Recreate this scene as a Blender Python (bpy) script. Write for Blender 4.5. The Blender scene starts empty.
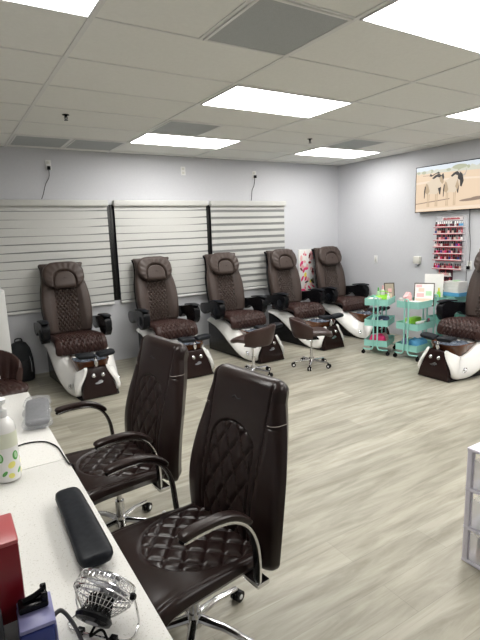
import bpy, bmesh, math, random
from mathutils import Vector, Matrix
random.seed(7)
C = bpy.data.collections.new('salon'); bpy.context.scene.collection.children.link(C)
PI = math.pi
FT = .3048
# ------------------------------------------------------------------ materials
def mat(name, col, rough=.5, metal=0, spec=.5, emit=None, es=0, noise=None, bump=0, bscale=60, trans=0, alpha=1, coat=0, ior=1.45):
    m = bpy.data.materials.new(name); m.use_nodes = True
    nt = m.node_tree; b = nt.nodes['Principled BSDF']
    b.inputs['Base Color'].default_value = (*col, 1); b.inputs['Roughness'].default_value = rough
    b.inputs['Metallic'].default_value = metal; b.inputs['Specular IOR Level'].default_value = spec
    b.inputs['Transmission Weight'].default_value = trans; b.inputs['Alpha'].default_value = alpha
    b.inputs['Coat Weight'].default_value = coat; b.inputs['IOR'].default_value = ior
    if emit: b.inputs['Emission Color'].default_value = (*emit, 1); b.inputs['Emission Strength'].default_value = es
    if noise or bump:
        tc = nt.nodes.new('ShaderNodeTexCoord'); n = nt.nodes.new('ShaderNodeTexNoise')
        n.inputs['Scale'].default_value = bscale; n.inputs['Detail'].default_value = 4
        nt.links.new(tc.outputs['Object'], n.inputs['Vector'])
        if noise:
            r = nt.nodes.new('ShaderNodeValToRGB'); r.color_ramp.elements[0].position = .3; r.color_ramp.elements[1].position = .7
            r.color_ramp.elements[0].color = (*noise, 1); r.color_ramp.elements[1].color = (*col, 1)
            nt.links.new(n.outputs['Fac'], r.inputs['Fac']); nt.links.new(r.outputs['Color'], b.inputs['Base Color'])
        if bump:
            bp = nt.nodes.new('ShaderNodeBump'); bp.inputs['Strength'].default_value = bump; bp.inputs['Distance'].default_value = .002
            nt.links.new(n.outputs['Fac'], bp.inputs['Height']); nt.links.new(bp.outputs['Normal'], b.inputs['Normal'])
    return m
M = {}
M['leather'] = mat('brown leather', (.040, .019, .016), .36, spec=.3, noise=(.032, .015, .013), bump=.15, bscale=90)
M['leather_taupe'] = mat('taupe leather', (.064, .046, .040), .38, spec=.32, noise=(.052, .037, .032), bump=.15, bscale=90)
M['leather_dark'] = mat('espresso leather', (.018, .0085, .007), .31, spec=.36, noise=(.016, .009, .0085), bump=.12, bscale=80)
M['leather_stool'] = mat('stool vinyl', (.042, .020, .018), .33, noise=(.035, .018, .015), bump=.1)
M['thread'] = mat('stitching thread', (.32, .28, .26), .6)
M['black'] = mat('black plastic', (.006, .006, .007), .25, spec=.22, noise=(.006, .006, .008), bscale=20)
M['black_matte'] = mat('black rubber', (.012, .012, .014), .55, noise=(.009, .009, .01), bscale=30)
M['black_pad'] = mat('black vinyl', (.005, .006, .009), .42, spec=.18, noise=(.012, .014, .018), bump=.05, bscale=60)
M['chrome'] = mat('chrome', (.75, .75, .76), .12, metal=1, noise=(.68, .68, .7), bscale=10)
M['white_gloss'] = mat('glossy white shell', (.86, .85, .83), .18, coat=.4, noise=(.83, .82, .80), bscale=5)
M['panel_brown'] = mat('dark brown gloss panel', (.018, .008, .007), .22, spec=.3, noise=(.018, .009, .008), bscale=8)
M['amber'] = mat('amber bowl resin', (.16, .055, .02), .12, coat=.5, noise=(.06, .02, .01), bscale=7)
M['liner'] = mat('clear plastic liner', (.20, .23, .28), .12, noise=(.02, .03, .05), bscale=26, bump=.9)
M['wall'] = mat('grey wall paint', (.56, .565, .595), .5, noise=(.54, .545, .575), bump=.35, bscale=38)
M['white_plastic'] = mat('white plastic', (.75, .75, .74), .35, noise=(.72, .72, .71), bscale=8)
M['cream_plastic'] = mat('cream plastic', (.62, .61, .56), .4, noise=(.6, .59, .54), bscale=8)
M['tile'] = mat('ceiling tile', (.86, .86, .82), .9, noise=(.83, .83, .79), bump=.2, bscale=45)
M['tbar'] = mat('ceiling tee', (.78, .78, .76), .5, noise=(.76, .76, .74), bscale=8)
M['vent'] = mat('perforated grey metal', (.46, .48, .48), .6, noise=(.36, .38, .38), bscale=220)
M['lightframe'] = mat('troffer frame', (.7, .7, .7), .5, noise=(.68, .68, .68), bscale=8)
M['lens'] = mat('lit troffer lens', (.9, .9, .9), .5, emit=(1, .985, .95), es=9.5)
M['blind'] = mat('white blind fabric', (.56, .56, .54), .75, noise=(.53, .53, .51), bump=.2, bscale=120)
M['sheer'] = mat('grey sheer mesh', (.24, .245, .245), .8, noise=(.20, .205, .205), bscale=120)
M['blindhead'] = mat('blind cassette', (.55, .55, .52), .4, noise=(.52, .52, .5), bscale=10)
M['frame_black'] = mat('black window frame', (.006, .006, .006), .3, noise=(.005, .005, .005), bscale=8)
M['glass'] = mat('window glass', (.9, .95, .95), .02, trans=1)
M['teal'] = mat('mint green metal', (.30, .62, .55), .4, noise=(.285, .595, .53), bscale=8)
M['quartz'] = mat('speckled white laminate', (.66, .65, .62), .35, noise=None)
M['cabinet_white'] = mat('white laminate', (.66, .66, .65), .4, noise=(.63, .63, .62), bscale=6)
M['edge_beige'] = mat('beige table edge', (.42, .39, .33), .5, noise=(.40, .37, .31), bscale=12)
M['frost'] = mat('lavender white plastic', (.72, .70, .79), .3, noise=(.69, .67, .76), bscale=8)
M['clear'] = mat('clear plastic', (.92, .92, .95), .08, trans=.0, alpha=.28)
M['wrap'] = mat('crinkled clear wrap', (.45, .46, .48), .08, alpha=.28, bump=1.0, bscale=28)
M['padgrey'] = mat('dark grey pad', (.10, .10, .11), .3, noise=(.04, .04, .045), bscale=20)
def flat(name, c, r=.5): M[name] = mat(name, c, r, noise=tuple(v * .93 for v in c), bscale=14)
flat('red', (.20, .007, .014), .3); flat('red_glare', (.42, .09, .095), .3); flat('blue', (.02, .035, .19), .35)
flat('lavender', (.22, .22, .42), .4); flat('lime', (.32, .72, .06)); flat('yellow', (.85, .72, .08)); flat('leafgreen', (.12, .40, .10))
flat('palegreen', (.45, .68, .42)); flat('magenta', (.72, .04, .17)); flat('skyblue', (.10, .36, .62)); flat('navy', (.02, .04, .10))
flat('paper', (.80, .79, .77)); flat('pinkpaper', (.80, .45, .45)); flat('peach', (.78, .58, .48)); flat('cable', (.10, .10, .105), .4)
flat('darkwood', (.05, .03, .022)); flat('photo_beige', (.42, .36, .28)); flat('rackwhite', (.70, .62, .63)); flat('rackred', (.45, .05, .07))
flat('bagblack', (.010, .012, .016), .6); flat('tan', (.4, .28, .2)); flat('violet', (.16, .06, .30)); flat('darkred', (.16, .01, .02)); flat('rose', (.55, .16, .20))
flat('wine', (.09, .012, .03)); flat('nude', (.60, .42, .36)); flat('ink', (.02, .02, .025)); flat('silver', (.42, .42, .45)); flat('print_yellow', (.85, .80, .22)); flat('wash', (.72, .74, .60))
# laminate specks
nt = M['quartz'].node_tree; b = nt.nodes['Principled BSDF']
tc = nt.nodes.new('ShaderNodeTexCoord'); v = nt.nodes.new('ShaderNodeTexNoise'); v.inputs['Scale'].default_value = 240; v.inputs['Detail'].default_value = 2
r = nt.nodes.new('ShaderNodeValToRGB'); r.color_ramp.elements[0].position = .30; r.color_ramp.elements[0].color = (.42, .40, .35, 1)
r.color_ramp.elements[1].position = .38; r.color_ramp.elements[1].color = (.64, .63, .605, 1)
nt.links.new(tc.outputs['Object'], v.inputs['Vector']); nt.links.new(v.outputs['Fac'], r.inputs['Fac']); nt.links.new(r.outputs['Color'], b.inputs['Base Color'])
# floor planks along X
def floor_mat():
    m = bpy.data.materials.new('oak look vinyl planks'); m.use_nodes = True; nt = m.node_tree; b = nt.nodes['Principled BSDF']
    tc = nt.nodes.new('ShaderNodeTexCoord')
    br = nt.nodes.new('ShaderNodeTexBrick'); br.offset = .37; br.offset_frequency = 2
    br.inputs['Scale'].default_value = 1; br.inputs['Brick Width'].default_value = 1.32; br.inputs['Row Height'].default_value = .2
    br.inputs['Mortar Size'].default_value = .0016; br.inputs['Mortar Smooth'].default_value = .6; br.inputs['Bias'].default_value = 0
    br.inputs['Color1'].default_value = (.315, .30, .25, 1); br.inputs['Color2'].default_value = (.41, .39, .33, 1); br.inputs['Mortar'].default_value = (.29, .275, .235, 1)
    nt.links.new(tc.outputs['Object'], br.inputs['Vector'])
    mp = nt.nodes.new('ShaderNodeMapping'); mp.inputs['Scale'].default_value = (1.1, 9, 1); nt.links.new(tc.outputs['Object'], mp.inputs['Vector'])
    n = nt.nodes.new('ShaderNodeTexNoise'); n.inputs['Scale'].default_value = 1.6; n.inputs['Detail'].default_value = 7; n.inputs['Roughness'].default_value = .62; n.inputs['Distortion'].default_value = .5
    nt.links.new(mp.outputs[0], n.inputs['Vector'])
    r = nt.nodes.new('ShaderNodeValToRGB'); e = r.color_ramp.elements; e[0].position = .33; e[0].color = (.60, .585, .53, 1); e[1].position = .62; e[1].color = (1.08, 1.07, 1.05, 1)
    nt.links.new(n.outputs['Fac'], r.inputs['Fac'])
    mx = nt.nodes.new('ShaderNodeMix'); mx.data_type = 'RGBA'; mx.blend_type = 'MULTIPLY'; mx.inputs['Factor'].default_value = .9
    nt.links.new(br.outputs['Color'], mx.inputs['A']); nt.links.new(r.outputs['Color'], mx.inputs['B'])
    nt.links.new(mx.outputs['Result'], b.inputs['Base Color'])
    b.inputs['Roughness'].default_value = .42; b.inputs['Specular IOR Level'].default_value = .4
    bp = nt.nodes.new('ShaderNodeBump'); bp.inputs['Strength'].default_value = .15; bp.inputs['Distance'].default_value = .001
    nt.links.new(n.outputs['Fac'], bp.inputs['Height']); nt.links.new(bp.outputs['Normal'], b.inputs['Normal'])
    return m
M['floor'] = floor_mat()
# ------------------------------------------------------------------ mesh helpers
def V(*a): return Vector(a)
def NB(): return bmesh.new()
def box(bm, x0, y0, z0, x1, y1, z1, bev=0, mi=0, mtx=None, seg=2):
    g = bmesh.ops.create_cube(bm, size=1)['verts']
    for v in g: v.co = V((x0 + x1) / 2 + v.co.x * (x1 - x0), (y0 + y1) / 2 + v.co.y * (y1 - y0), (z0 + z1) / 2 + v.co.z * (z1 - z0))
    fs = {f for v in g for f in v.link_faces}
    if bev:
        es = list({e for v in g for e in v.link_edges})
        r = bmesh.ops.bevel(bm, geom=es, offset=bev, segments=seg, profile=.5, affect='EDGES')
        fs = {f for f in fs if f.is_valid} | set(r['faces'])
    for f in fs: f.material_index = mi
    if mtx:
        vs = {v for f in fs for v in f.verts}
        for v in vs: v.co = mtx @ v.co
    return bm
def frame_of(d):
    d = d.normalized(); a = V(0, 0, 1) if abs(d.z) < .9 else V(1, 0, 0)
    s = d.cross(a).normalized(); return s, s.cross(d).normalized()
def catmull(pts, n=6):
    P = [Vector(p) for p in pts]; out = []
    for i in range(len(P) - 1):
        p0 = P[max(i - 1, 0)]; p1 = P[i]; p2 = P[i + 1]; p3 = P[min(i + 2, len(P) - 1)]
        for k in range(n):
            t = k / n
            out.append(.5 * ((2 * p1) + (-p0 + p2) * t + (2 * p0 - 5 * p1 + 4 * p2 - p3) * t * t + (-p0 + 3 * p1 - 3 * p2 + p3) * t ** 3))
    out.append(P[-1].copy()); return out
def rings(bm, rs, cap=True, mi=0, closed=False):
    vr = [[bm.verts.new(p) for p in r] for r in rs]; n = len(vr[0])
    rng = range(len(vr)) if closed else range(len(vr) - 1)
    for i in rng:
        a = vr[i]; b = vr[(i + 1) % len(vr)]
        for k in range(n):
            f = bm.faces.new((a[k], a[(k + 1) % n], b[(k + 1) % n], b[k])); f.material_index = mi
    if cap and not closed:
        for r in (vr[0][::-1], vr[-1]):
            f = bm.faces.new(r); f.material_index = mi
    return vr
def tube(bm, pts, r, seg=8, mi=0, closed=False, flat=1.0, up=None):
    pts = [Vector(p) for p in pts]; rs = []; prev = None; n = len(pts)
    for i, p in enumerate(pts):
        if closed: d = pts[(i + 1) % n] - pts[i - 1]
        else: d = pts[min(i + 1, n - 1)] - pts[max(i - 1, 0)]
        if d.length < 1e-9: d = V(0, 0, 1)
        d.normalize()
        if up is not None: s = d.cross(up).normalized(); u = s.cross(d)
        elif prev is None: s, u = frame_of(d)
        else:
            s = (prev - d * prev.dot(d)).normalized(); u = s.cross(d)
        prev = s
        rr = r(i / (n - 1)) if callable(r) else r
        rs.append([p + (s * math.cos(2 * PI * k / seg) + u * math.sin(2 * PI * k / seg) * flat) * rr for k in range(seg)])
    rings(bm, rs, mi=mi, closed=closed); return bm
def cyl(bm, a, b, r, r2=None, seg=16, mi=0):
    a = Vector(a); b = Vector(b); r2 = r if r2 is None else r2; s, u = frame_of(b - a)
    rings(bm, [[p + (s * math.cos(2 * PI * k / seg) + u * math.sin(2 * PI * k / seg)) * q for k in range(seg)] for p, q in ((a, r), (b, r2))], mi=mi); return bm
def lathe(bm, prof, seg=24, o=(0, 0, 0), axis=(0, 0, 1), mi=0, sx=1, sy=1, ex=2.0):
    ax = Vector(axis).normalized(); s, u = frame_of(ax) if abs(ax.z) < .999 else (V(1, 0, 0), V(0, 1, 0)); o = Vector(o); rs = []
    for q, z in prof:
        row = []
        for k in range(seg):
            a = 2 * PI * k / seg; c, sn = math.cos(a), math.sin(a)
            c = math.copysign(abs(c) ** (2 / ex), c); sn = math.copysign(abs(sn) ** (2 / ex), sn)
            row.append(o + ax * z + (s * c * sx + u * sn * sy) * max(q, 1e-5))
        rs.append(row)
    rings(bm, rs, mi=mi); return bm
def prism(bm, poly, o, ux, uy, n, t, mi=0, bev=0):
    o, ux, uy, n = map(Vector, (o, ux, uy, n))
    a = [bm.verts.new(o + ux * x + uy * y) for x, y in poly]; b = [bm.verts.new(o + ux * x + uy * y + n * t) for x, y in poly]
    fs = [bm.faces.new(a[::-1]), bm.faces.new(b)]
    for i in range(len(a)): fs.append(bm.faces.new((a[i], a[(i + 1) % len(a)], b[(i + 1) % len(a)], b[i])))
    for f in fs: f.material_index = mi
    if bev:
        es = [e for e in fs[0].edges] + [e for e in fs[1].edges]
        bmesh.ops.bevel(bm, geom=es, offset=bev, segments=3, profile=.5, affect='EDGES')
    return bm
def ball(bm, c, rx, ry=None, rz=None, mi=0, seg=14):
    ry = rx if ry is None else ry; rz = rx if rz is None else rz
    g = bmesh.ops.create_uvsphere(bm, u_segments=seg, v_segments=max(6, seg // 2), radius=1)['verts']
    for v in g: v.co = V(c[0] + v.co.x * rx, c[1] + v.co.y * ry, c[2] + v.co.z * rz)
    for f in {f for v in g for f in v.link_faces}: f.material_index = mi
    return bm
def obj(name, bm, mats, parent=None, smooth=True, angle=38, kind=None):
    bmesh.ops.recalc_face_normals(bm, faces=bm.faces)
    me = bpy.data.meshes.new(name); bm.to_mesh(me); bm.free()
    for m in (mats if isinstance(mats, (list, tuple)) else [mats]): me.materials.append(M[m] if isinstance(m, str) else m)
    if smooth:
        me.polygons.foreach_set('use_smooth', [True] * len(me.polygons))
        me.set_sharp_from_angle(angle=math.radians(angle))
    o = bpy.data.objects.new(name, me); C.objects.link(o)
    if parent: o.parent = parent
    if kind: o['kind'] = kind
    return o
def tag(o, label, cat, group=None):
    o['label'] = label; o['category'] = cat
    if group: o['group'] = group
    return o
def thing(name, label, cat, loc=(0, 0, 0), rz=0, group=None):
    o = bpy.data.objects.new(name, None); C.objects.link(o); o.empty_display_size = .1
    o.location = loc; o.rotation_euler = (0, 0, rz); return tag(o, label, cat, group)
def dup(root, loc, rz, label, group=None):
    def cp(o, par):
        c = o.copy(); C.objects.link(c); c.parent = par
        for ch in [x for x in kids if x.parent == o]: cp(ch, c)
        return c
    kids = [x for x in C.objects if x.parent is not None]
    r = cp(root, None); r.location = loc; r.rotation_euler = (0, 0, rz); r['label'] = label
    if group: r['group'] = group
    return r
def struct(name, bm, m, smooth=False):
    return obj(name, bm, m, smooth=smooth, kind='structure')
# upholstered slab swept along a path in the local YZ plane; front side can carry quilting relief
def sm(a, b, x): t = min(1, max(0, (x - a) / (b - a))); return t * t * (3 - 2 * t)
def pad(path, hw, tf, tb, relief=None, nf=48, step=.010, cr=.05, er=.04, nexp=3.2, x0=0, bow=0, name=None):
    P = catmull([V(0, y, z) for y, z in path], 24)
    L = [0]
    for a, b in zip(P, P[1:]): L.append(L[-1] + (b - a).length)
    S = L[-1]; n = max(8, int(S / step)); st = []
    ss = [S * i / n for i in range(n + 1)]
    ss = sorted(set([0, er * .06, er * .2, er * .45, er * .75] + [s for s in ss if er < s < S - er] + [S - er * .75, S - er * .45, S - er * .2, S - er * .06, S]))
    rs = []; j = 0
    for s in ss:
        while j < len(L) - 2 and L[j + 1] < s: j += 1
        t = (s - L[j]) / max(1e-9, L[j + 1] - L[j]); c = P[j].lerp(P[j + 1], t)
        a = P[max(0, j - 6)]; b = P[min(len(P) - 1, j + 7)]; tg = (b - a).normalized(); nr = V(0, -tg.z, tg.y)
        d = min(s, S - s)
        k = math.sqrt(max(0, 1 - (1 - min(1, d / er)) ** 2)); k = max(k, .02)
        w = hw(s / S) if callable(hw) else hw
        if d < cr: w -= cr - math.sqrt(max(0, cr * cr - (cr - d) ** 2))
        row = []
        for i in range(nf + 1):
            vv = -1 + 2 * i / nf; u = .55 * vv + .45 * math.sin(PI / 2 * vv)
            e = max(0, 1 - abs(u) ** nexp) ** (1 / nexp)
            h = tf * e * k + (relief(u * w, s, S) * min(1, e * 1.5) * k if relief else 0)
            row.append(c + V(x0 + u * w, 0, 0) + nr * (h + bow * u * u))
        nb = 10
        for i in range(1, nb):
            vv = 1 - 2 * i / nb; u = .55 * vv + .45 * math.sin(PI / 2 * vv)
            e = max(0, 1 - abs(u) ** nexp) ** (1 / nexp)
            row.append(c + V(x0 + u * w, 0, 0) + nr * (-tb * e * k + bow * u * u))
        rs.append(row)
    bm = NB(); rings(bm, rs); return bm
def groove(d, w): return math.exp(-(d / w) ** 2)
def diamonds(x, s, px, ps, w, depth):
    a = x / px + s / ps; b = x / px - s / ps
    da = abs(a - round(a)); db = abs(b - round(b)); k = 1 / math.sqrt(1 / px ** 2 + 1 / ps ** 2)
    g = max(groove(da * k, w), groove(db * k, w))
    return -depth * g + depth * .5 * min(1, (min(da, db) * 2.2))
# ------------------------------------------------------------------ room
XL, XR, YB, YF, H = -2.6, 5.27, 4.42, -4.4, 2.788
struct('floor', box(NB(), XL - .1, YF - .1, -.1, XR + .1, YB + .1, 0), 'floor')
struct('wall_right', box(NB(), XR, YF - .1, 0, XR + .12, YB + .12, H), 'wall')
struct('wall_left', box(NB(), XL - .12, YF - .1, 0, XL, YB + .12, H), 'wall')
struct('wall_front', box(NB(), XL, YF - .12, 0, XR, YF, H), 'wall')
WX0, WX1, WZ0, WZ1 = -1.66, 4.02, .84, 2.12
bm = NB(); box(bm, XL, YB, 0, XR, YB + .14, WZ0); box(bm, XL, YB, WZ1, XR, YB + .14, H); box(bm, XL, YB, WZ0, WX0, YB + .14, WZ1); box(bm, WX1, YB, WZ0, XR, YB + .14, WZ1)
struct('wall_back', bm, 'wall')
# windows behind the blinds
wx = [-1.66, -.22, 1.18, 2.645, 4.02]
for i in range(4):
    a, b = wx[i], wx[i + 1]
    bm = NB()
    for q in ((a, WZ0, a + .05, WZ1), (b - .05, WZ0, b, WZ1), (a + .05, WZ0, b - .05, WZ0 + .05), (a + .05, WZ1 - .05, b - .05, WZ1)):
        box(bm, q[0], YB + .004, q[1], q[2], YB + .09, q[3], .004)
    f = obj('window_%d' % (i + 1), bm, 'frame_black', kind='structure')
    obj('pane', box(NB(), a + .05, YB + .05, WZ0 + .05, b - .05, YB + .056, WZ1 - .05), 'glass', f, smooth=False)
# ceiling with recesses left whole: tiles, tees, troffers hang just below
def ceil_mat_bm():
    return box(NB(), XL - .1, YF - .1, H, XR + .1, YB + .12, H + .1)
struct('ceiling', ceil_mat_bm(), 'tile')
lights = [((4, 4), (8, 6), 'long lit ceiling light panel in the middle, above the task chairs'), ((4, 10), (8, 12), 'lit ceiling light panel near the blinds, beside the small grey vent'),
          ((12, 10), (15.9, 12), 'lit ceiling light panel nearest the right rear corner of the room'), ((12, 2), (16, 4), 'lit ceiling light panel cut by the right picture edge, above the television'),
          ((4, -2), (8, 0), 'large lit ceiling light panel at the top right, nearest the viewer'), ((-4, 0), (0, 2), 'lit ceiling light panel in the top left corner of the picture'),
          ((12, -4), (16, -2), 'lit ceiling light panel out of view behind the right side'), ((4, -8), (8, -6), 'lit ceiling light panel out of view behind the viewer')]  # these two panels are unseen, added along the grid to light the room
vents = [((2, 0), (4, 2), 'large square grey perforated ceiling vent near the top of the picture'), ((4, 8), (6, 10), 'small grey ceiling vent touching the light panel near the blinds'),
         ((0, 12), (2, 14), 'grey ceiling vent at far left against the back wall, left of the pair'), ((2, 12), (4, 14), 'grey ceiling vent against the back wall, right of the pair'),
         ((12, 8), (14, 10), 'grey ceiling vent beside the light panel at the right rear corner')]
bm = NB(); w = .011; z0 = H - .006
for k in range(-8, 17, 4):
    x = k * FT; ww = .014
    if XL < x < XR: box(bm, x - ww, YF, z0, x + ww, YB, H + .001)
j = math.ceil(YF / FT / 2) * 2
while j * FT < YB:
    y = j * FT; x = XL
    box(bm, XL, y - w * .6, z0 + .001, XR, y + w * .6, H + .001); j += 2
for x, y0, y1 in ((2, 0, 2), (6, 8, 10), (2, 12, 14), (14, 8, 10)):
    box(bm, x * FT - w, y0 * FT, z0 + .0005, x * FT + w, y1 * FT, H + .001)
struct('trim_1', bm, 'tbar')
for (a0, b0), (a1, b1), lb in lights:
    x0, y0, x1, y1 = a0 * FT + .014, b0 * FT + .008, a1 * FT - .014, b1 * FT - .008
    t = thing('ceiling_light', lb, 'ceiling light', ((x0 + x1) / 2, (y0 + y1) / 2, H), 0)
    hx, hy = (x1 - x0) / 2, (y1 - y0) / 2; bm = NB()
    for q in ((-hx, -hy, hx, -hy + .012), (-hx, hy - .012, hx, hy), (-hx, -hy + .012, -hx + .012, hy - .012), (hx - .012, -hy + .012, hx, hy - .012)):
        box(bm, q[0], q[1], -.014, q[2], q[3], -.001, .002)
    obj('frame', bm, 'lightframe', t); obj('diffuser', box(NB(), -hx + .012, -hy + .012, -.010, hx - .012, hy - .012, -.001), 'lens', t, smooth=False)
for (a0, b0), (a1, b1), lb in vents:
    x0, y0, x1, y1 = a0 * FT + .014, b0 * FT + .008, a1 * FT - .014, min(b1 * FT - .008, YB - .01)
    t = thing('ceiling_vent', lb, 'air vent', ((x0 + x1) / 2, (y0 + y1) / 2, H), 0); hx, hy = (x1 - x0) / 2, (y1 - y0) / 2
    bm = NB(); s_ = .018
    for q in ((-hx, -hy, hx, -hy + s_), (-hx, hy - s_, hx, hy), (-hx, -hy + s_, -hx + s_, hy - s_), (hx - s_, -hy + s_, hx, hy - s_)):
        box(bm, q[0], q[1], -.012, q[2], q[3], -.001, .002)
    obj('frame', bm, 'tbar', t); obj('perforated_face', box(NB(), -hx + s_, -hy + s_, -.008, hx - s_, hy - s_, -.001), 'vent', t, smooth=False)
for (x, y), lb in (((.306, 2.64), 'small dark ceiling sprinkler head at left'), ((3.17, 2.69), 'small dark ceiling sprinkler head near the rear light panel')):
    t = thing('sprinkler_head', lb, 'sprinkler', (x, y, H), 0)
    obj('escutcheon', lathe(NB(), [(.03, -.001), (.032, -.004), (.012, -.012), (.011, -.02)], 20), 'black', t)
    bm = NB(); cyl(bm, (0, 0, -.02), (0, 0, -.035), .006); tube(bm, [(-.012, 0, -.02), (-.014, 0, -.034), (0, 0, -.046), (.014, 0, -.034), (.012, 0, -.02)], .003, 6); lathe(bm, [(.018, -.047), (.018, -.05)], 16)
    obj('deflector', bm, 'black', t)
# ------------------------------------------------------------------ zebra blinds
def blind(x0, x1, lb, openf, slant, name='window_blind'):
    t = thing(name, lb, 'blind', ((x0 + x1) / 2, YB - .045, .80), 0); hw = (x1 - x0) / 2
    bm = NB(); box(bm, -hw, -.04, 1.30, hw, .043, 1.375, .012); obj('cassette', bm, 'blindhead', t)
    obj('sheer_layer', box(NB(), -hw + .012, .012, .03, hw - .012, .015, 1.30), 'sheer', t, smooth=False)
    bm = NB(); z = .045; per = .1
    while z < 1.29:
        zt = min(z + per * (1 - openf), 1.3)
        n = 14; rs = []
        for k in range(n + 1):
            u = k / n; x = -hw + .012 + (2 * hw - .024) * u
            sg = slant * (.55 * math.sin(z * 9 + 1.3) * math.sin(u * PI) + (1 if u > .8 else 0) * (u - .8) * 3.5)
            zb = z + .016 * sg
            rs.append([V(x, .004, zb), V(x, .008, zb), V(x, .008, zt), V(x, .004, zt)])
        rings(bm, rs); z += per
    obj('fabric_band', bm, 'blind', t)
    bm = NB(); box(bm, -hw + .01, -.012, .0, hw - .01, .018, .032, .008); obj('bottom_rail', bm, 'white_plastic', t)
blind(-.27, 1.14, 'leftmost zebra window blind behind the first pedicure chair', .09, 1)
blind(1.215, 2.615, 'middle zebra window blind, between the two black gaps', .10, 1)
blind(2.67, 4.06, 'right-hand zebra window blind with clearly open dark stripes', .38, .25)
blind(-1.70, -.29, 'zebra window blind out of view at the far left', .12, 1)
# ------------------------------------------------------------------ wall fittings
def plate(name, lb, cat, loc, rz, w=.072, h=.118, kind='outlet', plug=False, cord=None):
    t = thing(name, lb, cat, loc, rz)       # local -Y looks into the room
    obj('cover_plate', box(NB(), -w / 2, -.008, -h / 2, w / 2, 0, h / 2, .003), 'white_plastic', t)
    bm = NB()
    if kind == 'outlet':
        for s in (-1, 1): box(bm, -.017, -.0095, s * .026 - .014, .017, -.007, s * .026 + .014, .002)
    else: box(bm, -.016, -.013, -.032, .016, -.007, .032, .003)
    obj('socket' if kind == 'outlet' else 'rocker', bm, 'cream_plastic', t)
    return t
plate('wall_outlet', 'white wall outlet with black plug above the leftmost blind', 'outlet', (.457, YB, 2.596), 0)
plate('wall_outlet', 'white wall outlet above the middle blind, with nothing plugged in', 'outlet', (2.281, YB, 2.591), 0)
plate('wall_outlet', 'white wall outlet with black plug above the right-hand blind', 'outlet', (3.498, YB, 2.575), 0)
plate('light_switch', 'white light switch on the right wall, nearest the corner', 'switch', (XR, 3.527, 1.195), -PI / 2, kind='switch')
plate('wall_outlet', 'white wall outlet with black plug below the television', 'outlet', (XR, 1.87, 1.16), -PI / 2)
def plug(lb, p, n, cordpts):
    t = thing('power_plug', lb, 'plug', p, 0); p = Vector(p)
    bm = NB(); a = Vector(n) * .03; s = V(.018 if abs(n[1]) else .0, .018 if abs(n[0]) else .0, 0)
    lo = [-.018, -.018, -.03]; hi = [.018, .018, .014]
    ax = 0 if abs(n[0]) else 1; lo[ax] = -.04; hi[ax] = -.0005
    obj('plug_body', box(bm, *lo, *hi, .006), 'black', t)
    obj('cord', tube(NB(), catmull([Vector(q) - p for q in cordpts], 8), .004, 8), 'black', t)
yb = YB - .02
plug('black plug and dangling cord above the leftmost blind', (.457, YB - .010, 2.565), (0, -1, 0), [(.457, yb, 2.54), (.45, yb, 2.45), (.40, yb, 2.36), (.355, YB - .06, 2.24), (.33, YB - .06, 2.182)])
plug('black plug and thin cord above the right-hand blind', (3.498, YB - .010, 2.555), (0, -1, 0), [(3.498, yb, 2.53), (3.48, yb, 2.42), (3.44, yb, 2.34), (3.41, YB - .05, 2.25), (3.40, YB - .05, 2.182)])
plug('black plug below the television with a cord up to the screen', (XR - .010, 1.875, 1.135), (1, 0, 0), [(XR - .02, 1.875, 1.12), (XR - .03, 1.86, 1.25), (XR - .015, 1.87, 1.45), (XR - .015, 1.895, 1.70), (XR - .015, 1.90, 1.92)])
o = tag(obj('wall_cable', tube(NB(), [(XR - .006, 1.91, 1.09), (XR - .006, 1.91, .9), (XR - .006, 1.905, .7)], .003, 6), 'black'), 'thin dark cable running down the right wall below the outlet', 'cable')
t = thing('door_chime', 'small cream box on the right wall above the trolleys', 'wall box', (XR + .0005, 2.706, 1.204), -PI / 2)
obj('housing', box(NB(), -.06, -.045, -.055, .06, 0, .055, .012), 'cream_plastic', t); obj('lens', box(NB(), -.02, -.05, -.075, .035, -.01, -.052, .005), 'silver', t)
# floral canvas
t = thing('flower_picture', 'white picture panel with pink and red blossoms on wall between two pedicure chairs', 'picture', (4.53, YB, .62), 0)
obj('canvas', box(NB(), -.18, -.03, 0, .18, -.001, .76, .004), 'paper', t)
bm = NB(); rr = random.Random(3)
for k in range(46):
    cx, cz = rr.uniform(-.14, .13), rr.uniform(.06, .70)
    if cz > .55 and abs(cx) < .05: continue
    a0 = rr.uniform(0, PI); L_, W_ = rr.uniform(.03, .06), rr.uniform(.014, .028)
    pts = [(cx + L_ * math.cos(q) * math.cos(a0) - W_ * math.sin(q) * math.sin(a0), cz + L_ * math.cos(q) * math.sin(a0) + W_ * math.sin(q) * math.cos(a0)) for q in [2 * PI * i / 12 for i in range(12)]]
    if all(abs(p[0]) < .175 and .01 < p[1] < .75 for p in pts):
        y = -.0305 - .00006 * k
        f = bm.faces.new([bm.verts.new((p[0], y, p[1])) for p in pts]); f.material_index = [0, 1, 1, 2, 0, 1, 3][k % 7] if cz < .35 else [0, 1, 4, 1][k % 4]
obj('blossom_print', bm, ['magenta', 'pinkpaper', 'yellow', 'ink', 'red'], t, smooth=False)
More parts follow.
